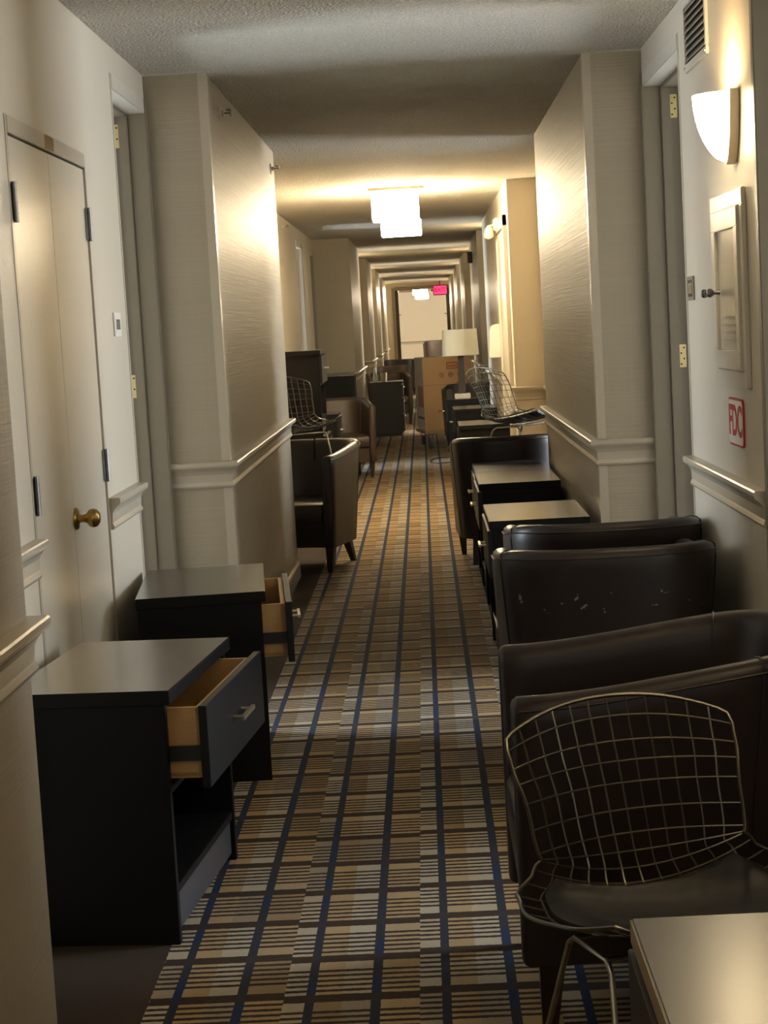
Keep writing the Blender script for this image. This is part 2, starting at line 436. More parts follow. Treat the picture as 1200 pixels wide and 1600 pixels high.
# door openings: casing round the hole, jamb with stop, door leaf swung into the room
def doorway(n, side, xface, y0, y1, zt, depth, leaf=True, swing=1):
    s = -1 if side == 'left' else 1                      # direction into the room
    root = bpy.data.objects.new('door_%d' % n, None); C.objects.link(root); root['kind'] = 'structure'
    def bx(name, mt, xa, xb, *a, **k):
        x0, x1 = sorted((xface+s*xa, xface+s*xb)); return B(name, mt, x0, x1, *a, parent=root, **k)
    mb = MB()
    def add(xa, xb, ya, yb, za, zb):
        x0, x1 = sorted((xface+s*xa, xface+s*xb)); mb.box(x0, x1, ya, yb, za, zb)
    add(-.003, .02, y0-.012, y0+.005, 0, zt+.010)
    mb.build('casing', M_whitetrim, root, bevel=.002)
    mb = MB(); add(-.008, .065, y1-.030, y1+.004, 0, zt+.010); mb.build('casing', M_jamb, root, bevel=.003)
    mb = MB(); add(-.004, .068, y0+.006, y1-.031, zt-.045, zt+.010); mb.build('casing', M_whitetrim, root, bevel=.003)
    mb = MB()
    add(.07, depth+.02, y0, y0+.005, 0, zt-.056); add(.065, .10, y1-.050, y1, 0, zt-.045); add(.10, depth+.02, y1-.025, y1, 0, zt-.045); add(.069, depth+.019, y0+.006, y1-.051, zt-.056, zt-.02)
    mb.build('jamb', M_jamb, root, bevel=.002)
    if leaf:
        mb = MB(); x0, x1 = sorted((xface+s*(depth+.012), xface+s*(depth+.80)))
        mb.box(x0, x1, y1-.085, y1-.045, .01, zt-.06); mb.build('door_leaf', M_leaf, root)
    for z in (.25, 1.24, 2.21):
        x0, x1 = sorted((xface+s*.1005, xface+s*.128))
        hb = MB().box(x0, x1, y1-.030, y1-.0252, z-.045, z+.045).build('hinge', M_palebrass, root); hb['label'] = 'brass hinge plate with screw holes'
        for k, (dx, dz) in enumerate(((.3, -.032), (.7, -.011), (.3, .011), (.7, .032))):
            xx = x0+(x1-x0)*dx; MB().tube([(xx, y1-.0315, z+dz), (xx, y1-.0301, z+dz)], .0035, 8).build('screw', M_dark, hb)
    return root
doorway(2, 'left', XL, 6.30, 7.07, 2.335, .14)
doorway(3, 'right', XR, 6.17, 7.15, 2.335, .15)
doorway(4, 'right', XR, 3.9, 4.83, 2.335, .15)
doorway(5, 'left', XLB, 17.75, 18.55, 2.30, .14)
doorway(6, 'left', XLB, 19.95, 20.47, 2.30, .14)
doorway(9, 'right', XR, 10.28, 11.15, 2.335, .15)
for i, (a, b) in enumerate(P):
    doorway(10+2*i, 'left', -1.12, b+.1, b+.97, 2.335, .15, False); doorway(11+2*i, 'right', .95, b+.1, b+.97, 2.335, .15, False)
# far doorway frame
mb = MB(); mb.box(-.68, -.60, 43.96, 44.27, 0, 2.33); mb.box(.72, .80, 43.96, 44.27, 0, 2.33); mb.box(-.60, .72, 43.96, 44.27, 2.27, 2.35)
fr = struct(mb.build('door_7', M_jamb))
dkf = mat('bronze_door_edge', (.05, .045, .035), .4, metal=.6)
MB().box(-.60, -.52, 44.0, 44.05, 0, 2.27).build('door_leaf', dkf, fr); MB().box(.64, .72, 44.0, 44.05, 0, 2.27).build('door_leaf', dkf, fr)

# closet double door in the left wall
cl = bpy.data.objects.new('door_1', None); C.objects.link(cl); cl['kind'] = 'structure'; cl['label'] = 'painted double closet door with brass knob'
ya, yb, ym, ztp = 4.602, 5.692, 5.147, 2.012
B('door_leaf', M_door, XL-.05, XL-.004, ya+.028, ym-.0003, .012, ztp-.05, cl, bevel=.002)
B('door_leaf', M_door, XL-.05, XL-.004, ym+.0003, yb-.012, .012, ztp-.05, cl, bevel=.002)
mb = MB(); mb.box(XL-.08, XL+.002, ya, ya+.026, 0, ztp); mb.box(XL-.08, XL+.002, yb-.010, yb, 0, ztp); mb.box(XL-.079, XL+.0025, ya+.0265, yb-.0105, ztp-.045, ztp)
mb.box(XL-.095, XL-.082, ya, yb, 0, ztp)
mb.build('frame', M_trim, cl, bevel=.0015)
B('strike_plate', M_brass, XL+.001, XL+.004, ym-.06, ym+.06, ztp-.043, ztp-.003, cl)
for yy in (ya+.034, yb-.014):
    for zz in (1.79, 1.03, .28):
        hb = MB().tube([(XL+.006, yy, zz-.052), (XL+.006, yy, zz+.052)], .0075, 10)
        hb.box(XL-.003, XL+.002, yy-.022, yy+.022, zz-.048, zz+.048)
        for k in (-.03, 0, .03): hb.tube([(XL+.006, yy, zz+k-.0015), (XL+.006, yy, zz+k+.0015)], .0085, 10)
        hb.build('hinge', M_steel, cl, smooth=True)
Tk = Matrix.Translation((XL-.004, ym+.018, .914)) @ Matrix.Rotation(pi/2, 4, 'Y')
kb = MB().lathe([(.0001, .072), (.016, .071), (.025, .063), (.028, .052), (.025, .041), (.014, .033), (.011, .022), (.012, .010), (.030, .008), (.033, .002), (.033, 0)], 24, Tk).build('knob', M_brass, cl, smooth=True)

# ================================================================== LAMPS
# square two-tier flush ceiling lamp
def ceiling_lamp(x, y, label, gm, k=1.0):
    t = thing('ceiling_lamp', label, 'ceiling light', (x, y, H))
    B('ceiling_plate', M_cream, -.205*k, .205*k, -.195*k, .195*k, -.022, 0, t)
    a = B('upper_shade', gm, -.185*k, .165*k, -.17*k, .17*k, -.235, -.024, t, bevel=.006)
    b = B('lower_shade', gm, -.125*k, .175*k, -.14*k, .14*k, -.35, -.237, t, bevel=.006)
    return t
ceiling_lamp(-.135, 13.6, 'glowing square two-tier ceiling lamp hanging mid-corridor', M_glow)
ceiling_lamp(.03, 47.5, 'small white-lit ceiling lamp seen through the far doorway', M_glowfar, 1.1)
def make_sconce():
    t = thing('wall_sconce', 'lit half-bowl wall sconce above the recessed cabinet', 'wall lamp')
    n, mrows = 20, 14; rs = []
    for i in range(mrows+1):
        q = i/mrows; rad = max(0, 1-(1-q)**1.9)**.58 if q < 1 else 1
        z = -.19 + .19*q
        rs.append([(-.024-.090*rad*sin(pi*k/n), -.090*rad*cos(pi*k/n), z) for k in range(n+1)])
    mb = MB(); mb.rings(rs, closed=False, cap=False)
    mb.build('glass_bowl', M_sconce, t, smooth=80)
    # outline plate against the wall
    pl = [(-.0, -.098*max(0, 1-(1-i/14)**1.9)**.58, -.195+.20*i/14) for i in range(15)]
    pr = [(0, -a[1], a[2]) for a in reversed(pl)]
    ring = pl+pr
    MB().rings([[(x-.001, y, z) for x, y, z in ring], [(x-.026, y, z) for x, y, z in ring]]).build('back_plate', M_cream, t)
    return t
def sconce_light(x, y, z, p):
    point('sconce_bulb', (x, y, z), p, SOFTWARM, .025)
sc0 = make_sconce(); sc0.location = (XR-.001, 5.15, 2.015)
point('sconce_bulb', (XR-.055, 5.15, 1.985), 5, SOFTWARM, .02)
G = 'sconces in the recesses of the corridor'
spots = [(XR, 2.55, 'R', 14), (XR, 19.3, 'R', 9)]  # the first sconce is added out of view to brighten the near end
for i, (a, b) in enumerate(P):
    spots += [(.95, b+1.7, 'R', 9), (-1.12, b+1.7, 'L', 9)]
for x, y, sd, pw in spots:
    dup(sc0, (x-.001 if sd == 'R' else x+.001, y, 2.015), 0 if sd == 'R' else pi, 'lit half-bowl wall sconce out of view along the corridor', G)
    point('sconce_bulb', (x-.06 if sd == 'R' else x+.06, y, 1.985), pw, SOFTWARM, .02)

# ================================================================== NIGHTSTANDS
NH, ND, NW = .61, .41, .70
def make_nightstand(name='nightstand', top=M_lam, side=M_lamside, h=NH):
    t = thing(name, '', 'nightstand')
    hx, hy = ND/2, NW/2
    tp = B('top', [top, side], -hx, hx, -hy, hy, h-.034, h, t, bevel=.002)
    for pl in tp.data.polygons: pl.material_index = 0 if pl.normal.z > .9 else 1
    mb = MB(); fx = hx-.014
    mb.box(-hx+.004, fx, -hy+.006, -hy+.028, 0, h-.035); mb.box(-hx+.004, fx, hy-.028, hy-.006, 0, h-.035)
    mb.box(-hx+.004, -hx+.014, -hy+.02, hy-.02, .05, h-.035)
    mb.box(-hx+.01, fx-.005, -hy+.02, hy-.02, .355, .372)
    mb.box(-hx+.01, fx-.004, -hy+.02, hy-.02, .115, .135)
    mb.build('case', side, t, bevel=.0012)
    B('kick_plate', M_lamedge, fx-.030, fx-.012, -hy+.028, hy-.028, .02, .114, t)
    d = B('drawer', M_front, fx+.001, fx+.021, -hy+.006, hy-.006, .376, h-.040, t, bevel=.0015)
    mb = MB(); x0, x1 = -hx+.03, fx; w2 = hy-.042; zt = h-.050
    mb.box(x0, x1, -w2, -w2+.013, .392, zt); mb.box(x0, x1, w2-.013, w2, .392, zt); mb.box(x0, x0+.012, -w2, w2, .392, zt); mb.box(x1-.014, x1, -w2, w2, .392, zt); mb.box(x0, x1, -w2, w2, .396, .404)
    mb.build('drawer_box', M_birch, d)
    for sg in (-1, 1):
        mb = MB(); mb.box(x0, x1, min(sg*w2, sg*(w2+.012)), max(sg*w2, sg*(w2+.012)), .435, .470)
        sl = mb.build('drawer_slide', M_black, d)
    mb = MB(); zc = .478; xp = fx+.021
    mb.box(xp+.022, xp+.031, -.07, .07, zc-.005, zc+.005)
    for yy in (-.048, .048): mb.tube([(xp, yy, zc), (xp+.026, yy, zc)], .0048, 10)
    mb.build('handle', M_nickel, d, smooth=True)
    return t
def drawer_open(t, x):
    for ch in t.children:
        if ch.name.split('.')[0] == 'drawer': ch.location.x = x
n0 = make_nightstand()
n0['label'] = 'foremost black nightstand beside the closet door, drawer open, raw wood drawer sides showing'
n0.location = (-.8, 4.442, 0); n0.rotation_euler = (0, 0, radians(-5.5)); drawer_open(n0, .078)
GN = None
def ns(x, y, rotdeg, label, dr=0.0, z=0, scale=None):
    q = dup(n0, (x, y, z), radians(rotdeg), label, scale=scale); drawer_open(q, dr); return q
ns(-.775, 5.93, 5.5, 'black nightstand just behind the foremost open one, past the closet knob', .075)
ns(.445, 2.0, 180, 'black nightstand with warm glare on top, in front of the floor-standing wire chair')
B('edge_band', M_tanlam, .2055, .207, -.349, .349, .5775, .6085, bpy.data.objects['nightstand.002'], bevel=0)
ns(.437, 7.585, 180, 'black nightstand directly behind the two back-turned armchairs, with pale shiny top')
ns(.45, 9.285, 180, 'black nightstand against the pier, second behind the two back-turned armchairs')
ns(.455, 9.99, 180, 'black nightstand touching the blank back of the armchair that holds the padded wire chair')
ns(.46, 14.45, 180, 'black nightstand behind the padded wire chair, lowest of three stepped tops')
ns(.465, 17.15, 180, 'black nightstand with the middle of three stepped tops before the table lamp')
ns(.42, 19.38, 180, 'black nightstand that carries the table lamp with cream shade')
ns(-.97, 14.05, 0, 'black nightstand underneath another one, behind the bare wire chair', 0)
ns(-.985, 14.05, 0, 'black nightstand stacked on top of another, behind the bare wire chair', 0, NH, (1, 1, 1.08))
ns(-.97, 15.85, 0, 'black nightstand between the stacked pair and the brown armchair', 0.0, 0, (1, .55, 1.12))

# black cabinet against the second left pier
cb = thing('low_cabinet', 'low black cabinet against the pier behind the brown armchair', 'cabinet', (-.955, 20.1, 0))
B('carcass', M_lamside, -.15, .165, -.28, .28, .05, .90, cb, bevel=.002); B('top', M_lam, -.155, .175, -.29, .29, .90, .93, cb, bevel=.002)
B('door', M_lamside, .166, .185, -.27, .27, .08, .89, cb); B('plinth', M_black, -.14, .15, -.27, .27, 0, .05, cb)
# charcoal cabinet left of the aisle
gc = thing('mini_cabinet', 'charcoal cabinet with small white pulls carrying a bottle and a cup', 'cabinet', (-.495, 23.5, 0))
B('carcass', M_greycab, -.21, .20, -.26, .26, .04, .675, gc, bevel=.002); B('top', M_greycab, -.22, .215, -.27, .27, .675, .705, gc, bevel=.002); B('plinth', M_black, -.19, .18, -.24, .24, 0, .04, gc)
for z0, z1 in ((.50, .66), (.30, .48), (.06, .28)):
    d = B('drawer', M_greycab, .201, .218, -.25, .25, z0, z1, gc)
    B('pull', M_white, .218, .235, -.06, .06, z1-.05, z1-.03, d)
bt = thing('bottle', 'small clear bottle standing on the charcoal cabinet', 'bottle', (-.63, 23.36, .705))
MB().lathe([(.028, 0), (.03, .01), (.03, .10), (.012, .135), (.011, .165)], 16).build('body', M_bottle, bt, smooth=True)
MB().lathe([(.013, .165), (.013, .185)], 12).build('cap', M_white, bt); MB().lathe([(.0305, .02), (.0305, .08)], 16).build('paper_label', M_white, bt, smooth=True)
cp = MB().lathe([(.0001, .002), (.033, .002), (.035, 0), (.045, .12), (.043, .12), (.033, .006), (.0001, .006)], 20).build('paper_cup', M_tanlam, smooth=True); cp.location = (-.52, 23.36, .705)
tag(cp, 'tan paper cup beside the bottle on the charcoal cabinet', 'cup')

# ================================================================== TUB ARMCHAIRS
CW, CD = .63, .66
def upath():
    pts = []; a = CW/2; y0, yt = -CD/2, .03
    for i in range(7): pts.append((a, y0+(yt-y0)*i/6))
    e = 2/2.9
    for i in range(1, 24):
        th = pi*i/24; c, s_ = cos(th), sin(th)
        pts.append((math.copysign(abs(c)**e, c)*a, yt+(CD/2-yt)*abs(s_)**e))
    for i in range(7): pts.append((-a, yt+(y0-yt)*i/6))
    return [Vector(p) for p in pts]
UP = upath()
def unorm(P_):
    out = []
    for i in range(len(P_)):
        a = P_[max(i-1, 0)]; b = P_[min(i+1, len(P_)-1)]; t = (b-a).normalized(); out.append(Vector((t.y, -t.x)))
    return out
UN = unorm(UP)
def rimz(y):
    t = min(1, max(0, (y+CD/2)/CD)); t = t*t*(3-2*t); return .690+.062*t
def taper(p, z, zt):
    k = 1-(z-.15)/(zt-.15)                                # 0 at the rim, 1 at the bottom
    yy = (p.y+CD/2)/CD
    return Vector((p.x*(1-.15*k*(.35+.65*yy)), p.y-.075*k*yy))
TH = .066
def ring(i, inset=0.0, dy=0.0):
    p, n = UP[i], UN[i]; zt = rimz(p.y)
    prof = [(0, .15), (0, .26), (0, .42), (0, zt-.06), (0.001, zt-.03), (.006, zt-.012), (.018, zt-.003), (.033, zt), (.048, zt-.003), (.060, zt-.013), (.065, zt-.03), (TH, zt-.06), (TH, .42), (TH, .29), (TH-.008, .15)]
    out = []
    for d, z in prof:
        if inset: d = TH/2+(d-TH/2)*(1-inset); z = z - (inset*.03 if z > .5 else -inset*.02)
        q = taper(p, z, zt) - n*d
        out.append((q.x, q.y+dy, z))
    return out
def make_tub(material, name='tub_armchair'):
    t = thing(name, '', 'armchair')
    N = len(UP)
    rs = [ring(0, .5, -.014), ring(0, .2, -.010), ring(0, 0.0, 0)] + [ring(i) for i in range(1, N-1)] + [ring(N-1), ring(N-1, .2, -.010), ring(N-1, .5, -.014)]
    sh = MB().rings(rs).build('shell', material, t, smooth=50)
    # stitched seams where the arms meet the back
    for i in (8, N-9):
        p, n = UP[i], UN[i]; zt = rimz(p.y)
        prof = [(-.001, .16), (-.001, .42), (-.001, zt-.05), (.004, zt-.010), (.017, zt-.001), (.033, zt+.0015), (.049, zt-.001), (.062, zt-.011), (TH+.001, zt-.05), (TH+.001, .44)]
        pts = []
        for d, z in prof:
            q = taper(p, z, zt) - n*d; pts.append((q.x, q.y, z))
        MB().tube(pts, .0022, 6).build('seam', material, sh, smooth=True)
    # piping along the outer edge of the rim
    pts = []
    for i in range(N):
        p, n = UP[i], UN[i]; zt = rimz(p.y); q = taper(p, zt-.022, zt) - n*(-.0005); pts.append((q.x, q.y, zt-.024))
    MB().tube(pts, .0028, 6).build('piping', material, sh, smooth=True)
    def outline(z, d, yf):
        o = []
        for i in range(2, N-2):
            p, n = UP[i], UN[i]; q = taper(p, z, rimz(p.y)) - n*d; o.append((q.x, max(q.y, yf), z))
        a = o[0]; b = o[-1]
        return [(a[0], yf, z)] + o + [(b[0], yf, z)]
    MB().rings([outline(.15, TH-.01, -CD/2+.02), outline(.285, TH-.004, -CD/2+.012)]).build('seat_rail', material, t)
    MB().rings([outline(.288, TH+.004, -CD/2-.002), outline(.30, TH+.001, -CD/2-.012), outline(.385, TH+.001, -CD/2-.012), outline(.402, TH+.006, -CD/2-.002), outline(.410, TH+.03, -CD/2+.03)]).build('seat_cushion', material, t, smooth=60)
    for sx in (1, -1):
        for fr_ in (1, 0):
            if fr_: top = (sx*(CW/2-.055), -CD/2+.045); bot = (sx*(CW/2-.062), -CD/2+.035)
            else: top = (sx*(CW/2-.135), CD/2-.165); bot = (sx*(CW/2-.115), CD/2-.115)
            rs = [[(c[0]+a*h_, c[1]+b*h_, z) for a, b in ((-1, -1), (1, -1), (1, 1), (-1, 1))] for c, h_, z in ((bot, .014, 0), (top, .026, .152))]
            MB().rings(rs).build('leg', M_darkwood, t)
    return t
tub = make_tub(M_leather); tub.location = (.478, 3.72, 0); tub.rotation_euler = (0, 0, radians(-90))
tub['label'] = 'foremost dark leather tub armchair, right behind the floor-standing wire chair'
def tc(x, y, rotdeg, label, z=0, scale=None): return dup(tub, (x, y, z), radians(rotdeg), label, scale=scale)
ra = tc(.515, 5.42, 180, 'dark tub armchair turned away, white scuffs across its back', 0, (1.04, 1, 1)); 
for ch in ra.children:
    if ch.name.startswith('shell'):
        ch.data = ch.data.copy(); ch.data.materials[0] = M_scuff
tc(.575, 6.06, 180, 'dark tub armchair just beyond the scuffed one, only its rim showing', 0, (1.03, 1, 1))
tc(.445, 10.67, 180, 'dark tub armchair with a black-padded wire chair standing in it')
tc(-.75, 10.80, -19, 'dark tub armchair with a bare unpadded wire chair standing in it')
tubb = make_tub(M_brleather); tubb.location = (-.84, 17.25, 0); tubb.rotation_euler = (0, 0, radians(10)); tubb['label'] = 'brown leather tub armchair facing forward, in front of the charcoal cabinet'
tubb.scale = (1, 1, 1.0)
def tb(x, y, rotdeg, label, z=0, scale=None): return dup(tubb, (x, y, z), radians(rotdeg), label, scale=scale)
tb(.53, 20.08, 185, 'brown tub armchair behind the table lamp, beside the cardboard box')
tb(-.52, 26.2, 8, 'brown tub armchair right behind the charcoal cabinet with the bottle')
tb(-.56, 31.0, 180, 'brown tub armchair second behind the charcoal cabinet, only its rim showing')
tc(-.48, 36.5, 178, 'black tub armchair deepest in the row, just before the far doorway')
tc(.37, 52.0, 185, 'black tall tub armchair beyond the far doorway, by the end wall', 0, (1.02, 1, 1.26))

# ================================================================== WIRE CHAIRS
CL = [(-.245, .452), (-.18, .432), (-.09, .412), (.0, .402), (.075, .405), (.125, .425), (.16, .465), (.185, .52), (.215, .60), (.243, .665), (.272, .738)]
def cspl(tt):
    n = len(CL)-1; q = min(max(tt, 0), 1)*n; i = min(int(q), n-1); k = q-i
    p0, p1, p2, p3 = CL[max(i-1, 0)], CL[i], CL[i+1], CL[min(i+2, n)]
    return [.5*((2*p1[j])+(-p0[j]+p2[j])*k+(2*p0[j]-5*p1[j]+4*p2[j]-p3[j])*k*k+(-p0[j]+3*p1[j]-3*p2[j]+p3[j])*k**3) for j in (0, 1)]
WID = [(0, .205), (.15, .245), (.30, .265), (.42, .25), (.52, .205), (.60, .188), (.75, .198), (.9, .212), (1, .218)]
def hw(v):
    for (a, b), (c, d) in zip(WID, WID[1:]):
        if v <= c: k = (v-a)/(c-a); k = k*k*(3-2*k); return b+(d-b)*k
    return WID[-1][1]
def wsurf(uu, v):
    y, z = cspl(v); s_ = min(1, max(0, (v-.45)/.25)); s_ = s_*s_*(3-2*s_)
    z += (1-s_)*(.050*uu*uu) ; y -= s_*.055*uu*uu
    if v < .12: z -= (1-v/.12)*.012*(1-uu*uu)
    if v > .75: k = (v-.75)/.25; z -= k*k*.045*abs(uu)**2.2
    z += .02*s_*(1-s_)*4*uu*uu
    return (uu*hw(v), y, z)
def make_wire_chair(pad=True, wire=M_dkwire):
    t = thing('wire_chair', '', 'chair')
    mb = MB(); nu = 13
    for i in range(1, nu-1):
        uu = -1+2*i/(nu-1); mb.tube([wsurf(uu, k/44) for k in range(45)], .0019, 6)
    rows = [j/19 for j in range(1, 19)]
    for v in rows: mb.tube([wsurf(-1+2*k/18, v) for k in range(19)], .0019, 6)
    mb.build('wire_mesh', wire, t, smooth=True)
    edge = [wsurf(-1, k/40) for k in range(1, 39)] + [wsurf(-.97, .985), ] + [wsurf(-.9+1.8*k/18, 1) for k in range(19)] + [wsurf(.97, .985)] + [wsurf(1, k/40) for k in range(38, 0, -1)] + [wsurf(.9-1.8*k/18, 0) for k in range(19)]
    MB().tube(edge, .0036, 8, closed=True).build('rim_rod', wire, t, smooth=True)
    for sx in (-1, 1):
        pts = [(sx*.20, -.225, .006), (sx*.19, -.20, .03), (sx*.165, -.105, .375), (sx*.165, -.09, .392), (sx*.165, .05, .385), (sx*.165, .075, .37), (sx*.205, .215, .03), (sx*.21, .225, .006)]
        MB().tube(pts, .0052, 8).build('leg_frame', M_chrome, t, smooth=True)
        MB().tube([(sx*.20, -.225, .006), (sx*.21, .225, .006)], .0050, 8).build('runner', M_chrome, t, smooth=True)
    MB().tube([(-.165, -.09, .392), (.165, -.09, .392)], .0048, 8).build('crossbar', M_chrome, t)
    MB().tube([(-.165, .05, .385), (.165, .05, .385)], .0048, 8).build('crossbar', M_chrome, t)
    if pad:
        nv, n2 = 22, 16; top = []; bot = []
        for a in range(nv+1):
            v = .03+.47*a/nv; rt = []; rb = []
            for b in range(n2+1):
                uu = (-1+2*b/n2)*.80; e = min(1, (1-abs(uu)/.80)*6, a/nv*8, (1-a/nv)*8); th = .006+.017*sqrt(max(0, e))
                x, y, z = wsurf(uu, v); rt.append((x, y, z+.003+th)); rb.append((x, y, z+.003))
            top.append(rt); bot.append(rb)
        mb = MB()
        rings_ = [t_+list(reversed(b_)) for t_, b_ in zip(top, bot)]
        mb.rings(rings_).build('seat_pad', M_pad, t, smooth=60)
    return t
w1 = make_wire_chair(True); w1['label'] = 'wire-mesh chair with black seat pad standing on the carpet, foremost'
w1.location = (.375, 2.92, 0); w1.rotation_euler = (0, 0, radians(17))
dup(w1, (.545, 10.66, .405), radians(56), 'wire-mesh chair with black seat pad standing in a tub armchair')
w2 = make_wire_chair(False); w2['label'] = 'bare wire-mesh chair without pad standing in a tub armchair'
w2.location = (-.80, 10.84, .41); w2.rotation_euler = (0, 0, radians(28))

# ================================================================== BOX ON DOLLY, TABLE LAMP
rz = radians(8.5)
dl = thing('platform_dolly', 'wooden dolly on grey casters under the cardboard box', 'dolly', (.215, 20.95, 0), rz)
B('platform', M_ply, -.29, .29, -.36, .36, .165, .205, dl, bevel=.004)
for sx in (-1, 1):
    for sy in (-1, 1):
        cx, cy = sx*.22, sy*.29
        mb = MB(); mb.box(cx-.022, cx-.017, cy-.03, cy+.03, .055, .15); mb.box(cx+.017, cx+.022, cy-.03, cy+.03, .055, .15); mb.box(cx-.04, cx+.04, cy-.045, cy+.045, .15, .164)
        q = mb.build('caster_fork', M_steel, dl)
        T = Matrix.Translation((cx, cy, .058)) @ Matrix.Rotation(pi/2, 4, 'Y')
        MB().lathe([(.02, -.016), (.052, -.016), (.058, -.010), (.058, .010), (.052, .016), (.02, .016)], 20, T).build('wheel', M_rubber, q, smooth=True)
bxn = thing('cardboard_box', 'tall brown cardboard box with white printed side on the dolly', 'box', (.215, 20.95, .206), rz)
mb = MB(); mb.box(-.275, .275, -.33, .33, 0, .83); mb.build('carton', M_card, bxn, bevel=.006)
mb = MB(); mb.box(-.277, -.2752, -.325, .325, .005, .825); q = mb.build('white_side', M_cardwhite, bxn)
q2 = MB().box(-.2785, -.277, -.30, .12, .26, .50).build('pink_panel', M_pinkprint, q); MB().box(-.2785, -.277, -.28, .20, .12, .15).build('grey_print', M_rubber, q)
mb = MB()
for k in range(20):
    a0, a1 = pi*k/20, pi*(k+1)/20
for (x0, x1, z0, z1) in ((.0, .13, .755, .768), (.0, .012, .70, .755), (.118, .13, .70, .755), (.0, .13, .69, .70)): mb.box(x0, x1, -.3322, -.3305, z0, z1)
for k in range(4): mb.box(.022+.024*k, .036+.024*k, -.3322, -.3305, .71, .738)
mb.build('printed_emblem', M_redprint, bxn)
mb = MB()
for cx in (-.06, .045, .15):
    mb.tube([(cx+.026*cos(2*pi*k/14), -.3308, .625+.026*sin(2*pi*k/14)) for k in range(14)], .004, 5, closed=True)
    mb.box(cx-.010, cx+.010, -.3318, -.3304, .615, .636)
for k in range(5): mb.box(-.12+.022*k, -.104+.022*k, -.3318, -.3304, .20, .222)
mb.build('printed_symbols', M_brownprint, bxn)
MB().box(-.276, .276, -.3312, -.3304, .512, .516).build('carton_fold', M_brownprint, bxn)

lp = thing('table_lamp', 'table lamp with cream drum shade and dark square column', 'lamp', (.405, 19.32, NH))
MB().lathe([(.197, .458), (.199, .458), (.186, .735), (.184, .735)], 40).build('lamp_shade', M_shade, lp, smooth=True)
MB().rings([[(x*.034*k, y*.034*k, z) for x, y in ((-1, -1), (1, -1), (1, 1), (-1, 1))] for k, z in ((1.25, .045), (1.15, .1), (.95, .35), (.9, .50))]).build('column', M_darkwood, lp)
B('base', M_cream, -.085, .085, -.075, .075, 0, .05, lp, bevel=.006)
MB().tube([(.0, 0, .5), (0, 0, .66)], .006, 8).build('stem', M_brass, lp)
MB().tube([(.09*cos(pi*k/10)*1.0, .10, .07+.12*sin(pi*k/10)) for k in range(11)], .003, 6).build('cord', M_black, lp)
db = B('alarm_clock', M_black, -.03, .03, -.04, .04, 0, .10, bevel=.008); db.location = (.265, 19.3, NH)
tag(db, 'small black box-shaped clock on the nightstand beside the table lamp', 'clock')
cpts = [(.214, 18.95, .006), (.14, 19.0, .005), (.06, 18.85, .005), (.02, 18.6, .005), (.04, 18.35, .005), (.12, 18.25, .005), (.24, 18.3, .005)]
cc = MB(); sp = []
for i in range(len(cpts)-1):
    p0, p1, p2, p3 = [Vector(cpts[min(max(i+k, 0), len(cpts)-1)]) for k in (-1, 0, 1, 2)]
    for j in range(6):
        k = j/6; sp.append(.5*((2*p1)+(-p0+p2)*k+(2*p0-5*p1+4*p2-p3)*k*k+(-p0+3*p1-3*p2+p3)*k**3))
tag(cc.tube(sp, .006, 6).build('power_cord', M_black, smooth=True), 'black power cord looping on the carpet near the dolly', 'cord')

# ================================================================== WALL FITTINGS
# recessed cabinet (right wall), local: wall plane x=0, room is -x
pc = thing('recessed_cabinet', 'tall shallow recessed wall cabinet with two knobs above the FDC sign', 'wall cabinet', (XR, 5.275, 1.47))
def fr4(mb, xa, xb, y0, y1, z0, z1, w_):
    mb.box(xa, xb, y0, y1, z1-w_, z1); mb.box(xa, xb, y0, y1, z0, z0+w_); mb.box(xa, xb, y0, y0+w_, z0+w_, z1-w_); mb.box(xa, xb, y1-w_, y1, z0+w_, z1-w_)
mb = MB(); fr4(mb, -.014, -.0005, -.265, .265, -.278, .278, .045); mb.build('outer_frame', M_whitetrim, pc, bevel=.002)
mb = MB(); fr4(mb, -.022, -.004, -.217, .217, -.230, .230, .055); dr = mb.build('door', M_whitetrim, pc, bevel=.002)
MB().box(-.012, -.008, -.165, .165, -.178, .178).build('pane', M_glass, dr)
mb = MB()
for k in range(4): mb.box(-.0128, -.0119, -.09, .08-.03*(k % 2), -.15+.022*k, -.142+.022*k)
mb.build('faded_lettering', mat('faded_ink', (.28, .24, .18), .6), dr)
for yy in (.205, .10):
    T = Matrix.Translation((-.02, yy, -.005)) @ Matrix.Rotation(-pi/2, 4, 'Y')
    MB().lathe([(.007, 0), (.005, .010), (.005, .018), (.012, .024), (.0135, .032), (.010, .038), (.0001, .040)], 16, T).build('knob', M_steel, dr, smooth=True)
# FDC sign
fs = thing('wall_sign', 'red and white sign reading FDC below the recessed cabinet', 'sign', (XR, 5.262, 1.085))
def rrect(hy, hz, rad, x):
    o = []
    for cy, cz, a0 in ((hy-rad, hz-rad, 0), (-hy+rad, hz-rad, 90), (-hy+rad, -hz+rad, 180), (hy-rad, -hz+rad, 270)):
        for k in range(6): a = radians(a0+18*k); o.append((x, cy+rad*cos(a), cz+rad*sin(a)))
    return o
MB().rings([rrect(.118, .070, .02, -.0005), rrect(.118, .070, .02, -.006)]).build('plate', M_red, fs)
MB().rings([rrect(.112, .064, .016, -.006), rrect(.112, .064, .016, -.0068)]).build('face', M_signwhite, fs)
RY = Matrix(((0, 0, -1, 0), (-1, 0, 0, 0), (0, 1, 0, 0), (0, 0, 0, 1)))   # text x -> -Y, up -> Z, faces -X
text('letters', 'FDC', .125, M_red, fs, Matrix.Translation((-.0072, 0, 0)) @ RY @ Matrix.Diagonal((.92, 1, 1, 1)), .0005, .003)
